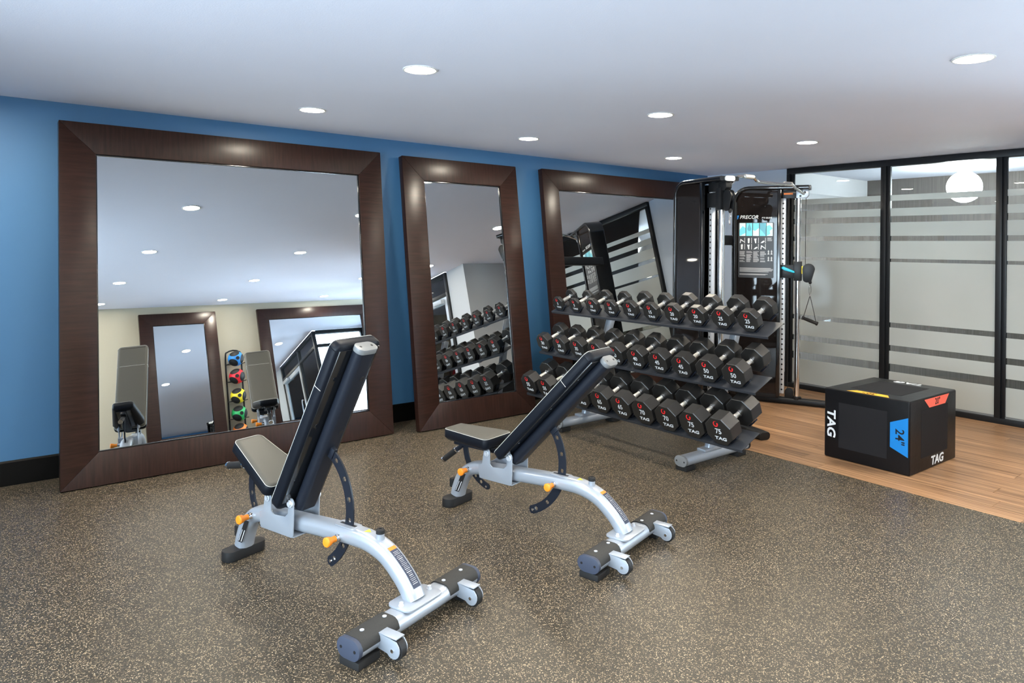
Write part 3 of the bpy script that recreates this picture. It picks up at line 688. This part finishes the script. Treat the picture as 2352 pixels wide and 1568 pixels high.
def logo_mesh(r):                      # red open-ring mark with a tapering tip
    if ('logo', r) not in _dm:
        m_ = MB(); n = 24; a0, a1 = math.radians(62), math.radians(372); vs = []; fs = []
        for i in range(n+1):
            k = i/n; a = a0+(a1-a0)*k; f_ = min(1, k*3.2); ro = r*(1.32-.32*f_); ri = r*(1.26-.70*f_)
            vs += [(ro*math.cos(a), ro*math.sin(a), 0), (ri*math.cos(a), ri*math.sin(a), 0)]
        for i in range(n): fs.append((2*i, 2*i+2, 2*i+3, 2*i+1))
        q = len(vs); vs += [(1.28*r, .20*r, 0), (.30*r, .10*r, 0), (.82*r, .80*r, 0)]; fs.append((q, q+1, q+2)[::-1])
        _dm['logo', r] = m_.add(vs, fs).mesh('logo', 'red_print', 0, 1, False)
    return _dm['logo', r]
def dumbbell(lb, loc, label, group):
    af, hl = AF[lb], HL[lb]; tot = 2*hl+GRIP
    t = thing('dumbbell', label, 'dumbbell', loc, (0, -TILT, 0), group)
    z = af/2
    if lb not in _dm:
        h0 = octo(af, -tot/2, -tot/2+hl); h1 = octo(af, tot/2-hl, tot/2)
        for h in (h0, h1): h.v = [(a, b, c+z) for a, b, c in h.v]
        g = MB().rod([((-GRIP/2, 0, z), .0145), ((-GRIP/2+.018, 0, z), .0145), ((-GRIP/2+.03, 0, z), .0155), ((0, 0, z), .0175), ((GRIP/2-.03, 0, z), .0155), ((GRIP/2-.018, 0, z), .0145), ((GRIP/2, 0, z), .0145)], 14)
        c0 = MB(); 
        cs = []
        for s in (-1, 1):
            cs.append(MB().rod([((s*(GRIP/2+.001), 0, z), .023), ((s*(GRIP/2-.007), 0, z), .022), ((s*(GRIP/2-.008), 0, z), .0185), ((s*(GRIP/2-.015), 0, z), .018)], 18).mesh('collar', 'chrome'))
        _dm[lb] = [h0.mesh('head', 'urethane', 0, 1, False), h1.mesh('head', 'urethane', 0, 1, False), g.mesh('handle', 'chrome_knurl', 0, 1, True, 40), cs]
    h0, h1, g, cs = _dm[lb]
    hd = link('handle', g, t)
    for c in cs: link('collar', c, t)
    k = af/.195
    for s, h in ((-1, h0), (1, h1)):
        ho = link('head', h, t)
        X, Y, Z = ((0, -1, 0), (0, 0, 1), (-1, 0, 0)) if s < 0 else ((0, 1, 0), (0, 0, 1), (1, 0, 0))
        xf = s*(tot/2+.0004); rt = Vector(X)
        def put(name, me, a, b): link(name, me, ho, frame(X, Y, Z, Vector((xf, 0, z))+rt*a+Vector((0, 0, b))))
        put('logo', logo_mesh(round(.0185*k, 4)), -.010*k, .054*k)
        put('number', text_mesh(str(lb), round(.052*k, 4), 'white_print', .95, 0, .010), 0, .002*k)
        put('brand_lettering', text_mesh('TAG', round(.032*k, 4), 'white_print', 1.42, .12, .028), .006*k, -.050*k)
    return t
for i, (lx, lz) in enumerate(SH):
    Msh = RK @ frame((ct, 0, st), (0, 1, 0), (-st, 0, ct), (lx, 0, lz))
    dep = .214
    MB().prism([(0, -.018), (.004, -.018), (.004, -.004), (dep, -.004), (dep, -.012), (dep+.003, -.012), (dep+.003, 0), (0, 0)], YB, YA, 'y', Msh).build('shelf', 'shelf_paint', rk, .0008)
    # where the front face centres stand
    for k in range(10):
        lb = LB[i*10+k]; af = AF[lb]; tot = 2*HL[lb]+GRIP
        y0 = (-.705, -.690, -.688)[i]; y1 = -2.644
        y = y0+(y1-y0)*k/9
        sad = .012; off = (.019, .005, -.010)[i]                          # front face stands over the lip
        c = Vector((lx, 0, lz))+Vector((ct, 0, st))*(off+tot/2)+Vector((-st, 0, ct))*sad
        dumbbell(lb, (c.x, y, c.z), 'black dumbbell marked %s on %s shelf, %s the blue wall than its twin' % (WORD[lb].replace('-', ''), NM[i], 'nearer' if k % 2 == 0 else 'farther from'), 'dumbbells on the %s rack shelf' % NM[i])
        key = ('saddle', round(af, 3))
        if key not in _dm: _dm[key] = MB().prism(saddle_poly(af), -.016, .016, 'x').mesh('saddle', 'dark_paint', .0015, 1)
        for d in (off+HL[lb]*.55, off+tot-HL[lb]*.55):
            d = max(.018, min(d, dep+.06))
            link('saddle', _dm[key], rk, Msh @ Matrix.Translation((d, y, .0005)))

# ------------------------------------------------------------------ cable machine
mc = thing('cable_machine', 'black dual tower cable machine with chrome columns and pull-up bar', 'gym machine', (-1.55, -1.6, 0))
MO = Matrix.Translation((1.55, 1.6, 0))
TH = 2.165
def tower(px, py, ang, trolley_z, side, placard):
    # local: x along the tower towards its front (column at 0), y across, z up
    fr = Vector((math.sin(ang), -math.cos(ang), 0)); ac = Vector((math.cos(ang), math.sin(ang), 0))
    T = MO @ frame(fr, ac, (0, 0, 1), (px, py, 0))
    hw = .085
    B0, F0 = -.60, -.185
    # side profile of the hood with round top rear corner
    prof = [(F0, TH)]+[(B0+.14+.14*math.cos(a), TH-.14+.14*math.sin(a)) for a in [math.radians(q) for q in range(90, 181, 15)]]
    rim = MB().sweep([(.10, 0, TH-.022)]+[(a, 0, b-.02) for a, b in prof]+[(B0, 0, .12)], rrect(2*hw+.03, .040, .012, 3), (0, 1, 0), T).build('hood_beam', 'black_gloss', mc, ang=50)
    MB().sweep([(.10, 0, TH-.022), (.115, 0, TH-.022)], rrect(2*hw*.42+.03, .046, .02, 4), (0, 1, 0), T).build('beam_cap', 'trim_white' if not placard else 'plastic_grey', rim, .003)
    for s in (-1, 1):
        pts = [(F0+.005, .10), (F0+.005, TH-.05)]+[(B0+.15+.13*math.cos(a), TH-.17+.13*math.sin(a)) for a in [math.radians(q) for q in range(90, 181, 15)]]+[(B0+.02, .10)]
        MB().prism(pts, s*hw-.003, s*hw+.003, 'y', T).build('shroud_panel', 'smoked_acrylic', mc, smooth=False)
        MB().box2((F0, s*hw-.02, .08), (F0+.035, s*hw+.014, TH-.04), T).build('front_upright', 'black_gloss', mc, .004)
        for d in (-.52, -.30): MB().rod([((d, s*(hw+.003), 1.96), .006), ((d, s*(hw+.007), 1.96), .005)], 10, T).build('panel_screw', 'black_metal', mc)
    MB().box2((B0-.02, -hw-.01, .06), (B0+.03, hw+.01, TH-.16), T).build('rear_post', 'black_metal', mc, .006)
    # weight stack and guide rods
    for d in (-.50, -.30): MB().cyl((d, 0, .10), (d, 0, TH-.12), .0095, n=12, M=T).build('guide_rod', 'blue_rod', mc)
    for k in range(17): MB().box((-.40, 0, .135+k*.030), (.29, .10, .027), T).build('weight_plate', 'weight_plate', mc, .003, 1)
    MB().cyl((-.415, 0, .62), (-.415, 0, TH-.14), .004, n=8, M=T).build('stack_cable', 'black_rubber', mc)
    # perforated height strip and column
    st_ = MB().box2((-.160, -.018, .10), (-.118, .018, TH-.07), T).build('height_strip', 'strip_metal', mc, .002)
    hm = MB().rod([((0, -.0192, 0), .009), ((0, .0192, 0), .009)], 10).mesh('strip_hole', 'label_black')
    for k in range(38): link('strip_hole', hm, st_, T @ Matrix.Translation((-.139, 0, .14+k*.05)))
    MB().cyl((0, 0, .07), (0, 0, TH-.05), .026, n=24, M=T).build('column', 'chrome', mc)
    MB().rod([((0, 0, .055), .045), ((0, 0, .075), .045), ((0, 0, .085), .034)], 20, T).build('column_foot', 'black_metal', mc)
    # pulley block under the beam
    MB().prism([(-.02, TH-.045), (.095, TH-.045), (.095, TH-.10), (.075, TH-.125), (-.02, TH-.125)], -.030, .030, 'y', T).build('top_bracket', 'silver_paint' if placard else 'black_metal', mc, .004)
    for d, z in ((.06, TH-.07), (.02, TH-.105)): MB().rod([((d, -.0305, z), .011), ((d, -.034, z), .010)], 12, T).build('bracket_bolt', 'black_metal', mc)
    MB().box2((-.165, -.025, TH-.125), (-.02, .025, TH-.045), T).build('bracket_plate', 'black_metal', mc, .003)
    if placard: MB().box2((-.135, -.0262, TH-.090), (-.05, -.0254, TH-.072), T).build('orange_label', 'orange_print', mc)
    # sliding trolley with swivel pulley, lever, cable and carabiner
    z = trolley_z
    tr_ = MB().box2((-.165, -.040, z-.065), (-.015, .040, z+.065), T).box2((-.035, -.042, z-.09), (.035, .042, z+.10), T).build('trolley', 'black_metal', mc, .005)
    if placard: MB().prism([(-.145, z+.042), (-.130, z+.050), (-.030, z+.006), (-.022, z-.008), (-.034, z-.012), (-.12, z+.012), (-.145, z+.028)], -.058, -.042, 'y', T).build('release_lever', 'teal_plastic', tr_, .003)
    if placard: MB().box2((.036, -.020, z-.02), (.050, .020, z+.055), T).build('swivel_label', 'yellow_print', tr_)
    pc = (.098, z+.01)
    pb = MB()
    for e in (-.019, .019):
        cap_ = [(pc[0]+.056*math.cos(a), pc[1]+.056*math.sin(a)+.015) for a in [math.radians(q) for q in range(0, 181, 18)]]+[(pc[0]-.050+.040*(1+math.cos(a)), pc[1]-.085+.030*math.sin(a)) for a in [math.radians(q) for q in range(180, 361, 20)]]
        pb.prism(cap_, e-.004, e+.004, 'y', T)
    pb.build('pulley_housing', 'black_metal', mc, .002)
    MB().rod([((pc[0], -.014, pc[1]+.015), .050), ((pc[0], -.008, pc[1]+.015), .044), ((pc[0], .008, pc[1]+.015), .044), ((pc[0], .014, pc[1]+.015), .050)], 24, T).build('pulley', 'black_rubber', mc)
    MB().rod([((pc[0]+.015, 0, pc[1]-.095), .012), ((pc[0]+.015, 0, pc[1]-.115), .016), ((pc[0]+.015, 0, pc[1]-.13), .010)], 14, T).build('cable_ball', 'black_rubber', mc)
    MB().cyl((pc[0]-.030, 0, pc[1]+.03), (pc[0]-.030, 0, TH-.12), .0028, n=6, M=T).build('cable', 'black_rubber', mc)
    MB().cyl((-.085, 0, .14), (-.085, 0, z-.065), .0028, n=6, M=T).build('cable', 'black_rubber', mc)
    cz = pc[1]-.13; cx = pc[0]+.015
    if not placard: MB().wire([(cx+.010*math.cos(a), 0, cz-.052+.052*math.sin(a)) for a in [2*PI*i/14 for i in range(14)]], .0035, 6, T, True).build('carabiner', 'chrome', mc)
    # base rail, floor pulley
    MB().sweep([(B0-.05, 0, .036), (.51, 0, .036)], rrect(.085, .060, .02, 4), (0, 1, 0), T).build('base_rail', 'black_metal', mc, ang=50)
    MB().sweep([(.41, 0, .034), (.57, 0, .034), (.585, 0, .032)], rrect(.105, .066, .028, 4), (0, 1, 0), T).build('rail_boot', 'black_rubber', mc, .008, ang=50)
    MB().box2((B0, -hw, .06), (F0+.02, hw, .11), T).build('stack_base', 'black_metal', mc, .004)
    MB().prism([(-.11, .066), (-.03, .066), (-.03, .12)]+[(-.07+.04*math.cos(a), .12+.04*math.sin(a)) for a in [math.radians(q) for q in range(0, 181, 20)]], -.02, .02, 'y', T).build('floor_pulley_guard', 'black_metal', mc, .002)
    if placard:
        # instruction placard on the shroud facing the room (y negative side)
        Pm = T @ frame((1, 0, 0), (0, 0, 1), (0, -1, 0), (0, -hw-.0032, 0))    # x along tower, y up, z outwards
        x0, x1, z0, z1 = -.555, -.215, 1.245, 1.80
        pl_ = MB().prism([(x0+a, z0+b) for a, b in round_poly([(0, 0), (x1-x0, 0), (x1-x0, z1-z0), (0, z1-z0)], .012)], 0, .0015, 'z', Pm).build('placard', 'placard', mc)
        def put(mb, name, m): return mb.build(name, m, pl_, smooth=False)
        for k in range(5):
            a = x0+.010+k*.0650; put(MB().box2((a, z1-.135, .0016), (a+.058, z1-.006, .0020), Pm), 'photo_panel', 'teal_light_print' if k % 2 == 0 else 'teal_print')
            shp = [[(0, .06), (.03, .10), (.058, .08), (.058, .03), (0, 0)], [(.010, .07), (.030, .129), (.050, .07), (.040, .05), (.02, .05)], [(0, .129), (.058, .129), (.058, .08), (.02, .05), (0, .06)], [(.058, 0), (.03, .04), (0, .07), (.0, .129), (.05, .129), (.058, .06)], [(0, 0), (.036, .02), (.03, .05), (.058, .075), (.03, .11), (0, .10)]][k]
            put(MB().prism([(a+p, z1-.135+q_) for p, q_ in shp], .0021, .0023, 'z', Pm), 'photo_shape', 'teal_print' if k % 2 == 0 else 'teal_dark_print')
        fig = [[(0, .004), (.006, .048), (.014, .042), (.050, .012), (.048, .006), (.012, .030), (.008, 0)], [(.012, 0), (.010, .05), (.022, .058), (.030, .05), (.026, 0)], [(.016, 0), (.008, .035), (.004, .05), (.030, .052), (.026, .03), (.026, 0)], [(0, 0), (.016, .022), (.034, .030), (.040, .02), (.022, .004)]]
        for k in range(4):
            for r in range(2):
                a = x0+.014+k*.0665; b = z1-.208-r*.062
                put(MB().prism([(a+p, b+q_*.92) for p, q_ in fig[(k+r) % 4]], .0016, .0019, 'z', Pm), 'exercise_figure', 'white_print')
                f_ = MB(); f_.box2((a+.044, b, .0016), (a+.050, b+.055, .0018), Pm); put(f_, 'machine_icon', 'grey_print')
        tl = MB()
        for k in range(5):
            nn = 12 if k < 4 else 4; a = x0+.012+k*.0665; top = z1-.290 if k < 4 else z1-.152
            for r in range(nn):
                if k < 4 and r in (2, 6, 9) and (k+r) % 3 == 0: continue
                zz = top-r*.0092; tl.box2((a, zz-.0045, .0016), (a+.058*random.uniform(.62, 1), zz, .0018), Pm)
        for r, (zz, l) in enumerate(((1.345, .30), (1.336, .32), (1.327, .32), (1.318, .31), (1.309, .28), (1.285, .27), (1.278, .25))): tl.box2((x0+.014, zz-.0045, .0016), (x0+.014+l, zz, .0018), Pm)
        ln = put(tl, 'print_lines', 'grey_print'); ln['kind'] = 'stuff'
        for q_ in ((.006, .30), (.035, .30), (.006, .235), (.035, .235)): 
            a = x0+.274+q_[0]; b = z1-.55+q_[1]-.07
            put(MB().prism([(a, b), (a+.006, b+.02), (a+.002, b+.032), (a+.010, b+.046), (a+.018, b+.032), (a+.014, b+.02), (a+.02, b)], .0016, .0018, 'z', Pm), 'body_figure', 'grey_print')
        nm = text_mesh('PRECOR', .050, 'white_print', .95, .25, .014)
        link('maker_name', nm, mc, Pm @ Matrix.Translation((-.455, 1.853, .001)))
        MB().prism([(-.578, 1.834), (-.562, 1.834), (-.551, 1.872), (-.576, 1.872), (-.570, 1.853)], .0006, .0012, 'z', Pm).build('maker_mark', 'blue_mark', mc)
        link('model_name', text_mesh('FTS GLIDE', .021, 'white_print', 1.0, .2, .01), mc, Pm @ Matrix.Translation((-.285, 1.845, .001)))
    return T
TL = tower(-2.06, -1.680, math.radians(-18), 1.965, -1, False)
TR = tower(-.815, -1.685, math.radians(24), 1.315, 1, True)
# rear link beam between the towers and pull-up bar between the arms
pa = TL @ Vector((-.60, 0, 1.62)); pb_ = TR @ Vector((-.60, 0, 1.62))
MB().sweep([tuple(pa), tuple(pb_)], rrect(.10, .06, .01, 3), (0, 0, 1)).build('link_beam', 'black_metal', mc, .003)
pa = TL @ Vector((-.60, 0, .12)); pb_ = TR @ Vector((-.60, 0, .12))
MB().sweep([tuple(pa), tuple(pb_)], rrect(.08, .06, .01, 3), (0, 0, 1)).build('link_beam', 'black_metal', mc, .003)
la = TL @ Vector((.05, .035, TH-.085)); ra = TR @ Vector((.05, -.035, TH-.085))
d_ = (ra-la); uu = d_.normalized(); ff = Vector((uu.y, -uu.x, 0))
def on(k, f_, z): return tuple(la+d_*k+ff*f_+Vector((0, 0, z)))
MB().wire(bez([on(0, 0, 0), on(.06, .0, .055), on(.12, .0, .095), on(.18, .01, .10), on(.26, .03, .098), on(.30, .03, .075), on(.36, .02, .066), on(.64, .02, .066), on(.70, .03, .075), on(.78, .03, .075), on(.86, .01, .05), on(.95, 0, .02), on(1, 0, 0)], 6), .015, 12).build('pull_up_bar', 'chrome', mc, ang=60)
for k0, k1, z0, z1 in ((.17, .26, .101, .099), (.70, .78, .076, .076)):
    MB().cyl(on(k0, .016, z0), on(k1, .030, z1), .0205, n=14).build('bar_grip', 'chrome_knurl', mc)
# D-handle hanging from the near trolley
ho = TR @ Vector((.113, 0, 1.315+.01-.13-.097)) 
hw_ = Vector((-1.55, -1.6, 0))
wp = ho+hw_
dh = thing('exercise_strap', 'black exercise strap with grip hanging from the cable machine pulley', 'exercise strap', tuple(wp))
hx = Vector((.62, -.785, 0))
def hp(a, z, e=0): return tuple(hx*a+Vector((0, 0, z))+Vector((.785, .62, 0))*e)
MB().wire([hp(0, -.012+.014*math.sin(q_), .014*math.cos(q_)) for q_ in [2*PI*i/14 for i in range(14)]], .003, 6, None, True).build('ring', 'chrome', dh)
MB().wire([hp(.010*math.cos(q_), .043+.048*math.sin(q_)) for q_ in [2*PI*i/16 for i in range(16)]], .0035, 6, None, True).build('carabiner', 'chrome', dh)
for s, zz in ((-1, -.235), (1, -.285)):
    sec = [(.0125, .0012), (-.0125, .0012), (-.0125, -.0012), (.0125, -.0012)]
    MB().sweep([hp(0, -.024), hp(s*.004, -.03), hp(s*.060, zz)], sec, (.785, .62, 0)).build('strap', 'black_rubber', dh)
g0, g1 = Vector(hp(-.072, -.232)), Vector(hp(.072, -.290))
MB().rod([(tuple(g0), .019), (tuple(g0.lerp(g1, .06)), .021), (tuple(g0.lerp(g1, .12)), .016), (tuple(g0.lerp(g1, .5)), .0175), (tuple(g0.lerp(g1, .88)), .016), (tuple(g0.lerp(g1, .94)), .021), (tuple(g1), .019)], 16).build('grip', 'black_rubber', dh)

# ------------------------------------------------------------------ soft plyo box
BW, BD, BH = .749, .606, .508         # x, y, z
bx = thing('plyo_box', 'black soft jump box with blue, yellow and coral size labels', 'jump box', (-2.2582, -3.3369, .0005), (0, 0, 1.5558-PI/2))
MB().box2((0, 0, 0), (BW, BD, BH)).build('cover', 'box_vinyl', bx, .014, 3)
LF = frame((0, -1, 0), (0, 0, 1), (-1, 0, 0), (0, BD, 0))           # left face: u from far to near, v up
RF = frame((1, 0, 0), (0, 0, 1), (0, -1, 0), (0, 0, 0))             # near face: u along x, v up
TF = frame((0, -1, 0), (1, 0, 0), (0, 0, 1), (0, BD, BH))           # top: u from far to near, v away from the room
def decal(Mx, poly, z, m, name): return MB().prism(poly, z, z+.0009, 'z', Mx).build(name, m, bx, smooth=False)
decal(LF, [(.11, .085), (.455, .085), (.455, .415), (.11, .415)], .0002, 'box_panel', 'grip_panel')
decal(RF, [(.17, .095), (.60, .095), (.60, .425), (.17, .425)], .0002, 'box_panel', 'grip_panel')
decal(TF, [(.12, .15), (.48, .15), (.48, .60), (.12, .60)], .0002, 'box_panel', 'grip_panel')
l1 = decal(LF, [(.475, .175), (.594, .125), (.594, .395), (.475, .345)], .0004, 'box_blue', 'size_label')
link('size_lettering', text_mesh('24"', .082, 'box_text', 1, 0, .012), bx, LF @ frame((0, -1, 0), (1, 0, 0), (0, 0, 1), (.537, .255, .0016)))
decal(RF, [(.215, .495), (.295, .432), (.555, .432), (.620, .495)], .0004, 'box_coral', 'size_label')
link('size_lettering', text_mesh('20"', .062, 'box_text', 1, 0, .012), bx, RF @ Matrix.Translation((.425, .463, .0016)))
decal(TF, [(.16, .014), (.46, .014), (.42, .085), (.20, .085)], .0004, 'box_yellow', 'size_label')
link('size_lettering', text_mesh('30"', .066, 'box_text', 1, 0, .012), bx, TF @ frame((-1, 0, 0), (0, -1, 0), (0, 0, 1), (.31, .050, .0016)))
tg = text_mesh('TAG', .085, 'white_print', 1.2, .12, .03)
link('brand_lettering', tg, bx, LF @ frame((0, -1, 0), (1, 0, 0), (0, 0, 1), (.052, .255, .0008)))
link('brand_lettering', tg, bx, RF @ Matrix.Translation((.43, .048, .0008)))
link('brand_lettering', tg, bx, TF @ frame((-1, 0, 0), (0, -1, 0), (0, 0, 1), (.30, .69, .0008)))

# ------------------------------------------------------------------ medicine balls on their stand (seen in the wide mirror)
RX, RY = -3.345, Y_FAR+.20
br = thing('ball_stand', 'black upright medicine ball stand between the mirrors on the cream wall', 'ball stand', (RX, RY, 0))
for s in (-1, 1): MB().wire(bez([(s*.135, -.10, .02), (s*.135, -.10, .8), (s*.135, -.10, 1.46), (s*.09, -.10, 1.56), (0, -.10, 1.585)], 6), .014, 10).build('side_post', 'black_metal', br, ang=60)
MB().box2((-.20, -.16, .0005), (.20, .20, .022)).build('base', 'black_metal', br, .006)
BZ = [1.42, 1.11, .77, .465, .165]; BR = .132
for z in BZ:
    MB().wire([(.135, -.10, z-.085), (.135, .10, z-.085)], .007, 8).build('cradle_arm', 'black_metal', br)
    MB().wire([(-.135, -.10, z-.085), (-.135, .10, z-.085)], .007, 8).build('cradle_arm', 'black_metal', br)
    MB().wire([(-.135, -.10, z-.085), (.135, -.10, z-.085)], .007, 8).build('cradle_arm', 'black_metal', br)
sph = [(max(BR*math.sin(PI*i/20), .0005), -BR*math.cos(PI*i/20)) for i in range(21)]
cap = [(max((BR+.0012)*math.sin(q), .0005), (BR+.0012)*math.cos(q)) for q in [math.radians(38*i/6) for i in range(7)]]
for z, nm, n_ in zip(BZ, ('blue', 'red', 'yellow', 'green', 'orange'), ('4', '6', '8', '10', '12')):
    t = thing('medicine_ball', '%s medicine ball with black patches on the ball stand' % nm, 'ball', (RX, RY+.035, z-BR), (0, 0, random.uniform(-.3, .3)), 'medicine balls on the stand')
    Mz = Matrix.Translation((0, 0, BR))
    MB().lathe(sph, 32, Mz).build('ball', 'ball_'+nm, t, ang=80)
    cm = MB().lathe(cap, 24).mesh('patch', 'black_rubber', ang=80)
    for k in range(3):
        a = math.radians(90+120*k+20); d = Vector((math.cos(a)*.80, .48, math.sin(a)*.80)).normalized()
        link('patch', cm, t, Mz @ d.to_track_quat('Z', 'Y').to_matrix().to_4x4())
    link('patch', cm, t, Mz @ Vector((0, -1, 0)).to_track_quat('Z', 'Y').to_matrix().to_4x4())
    MB().rod([((0, BR+.0005, BR), .032), ((0, BR+.002, BR), .031)], 20).build('weight_badge', 'black_rubber', t)
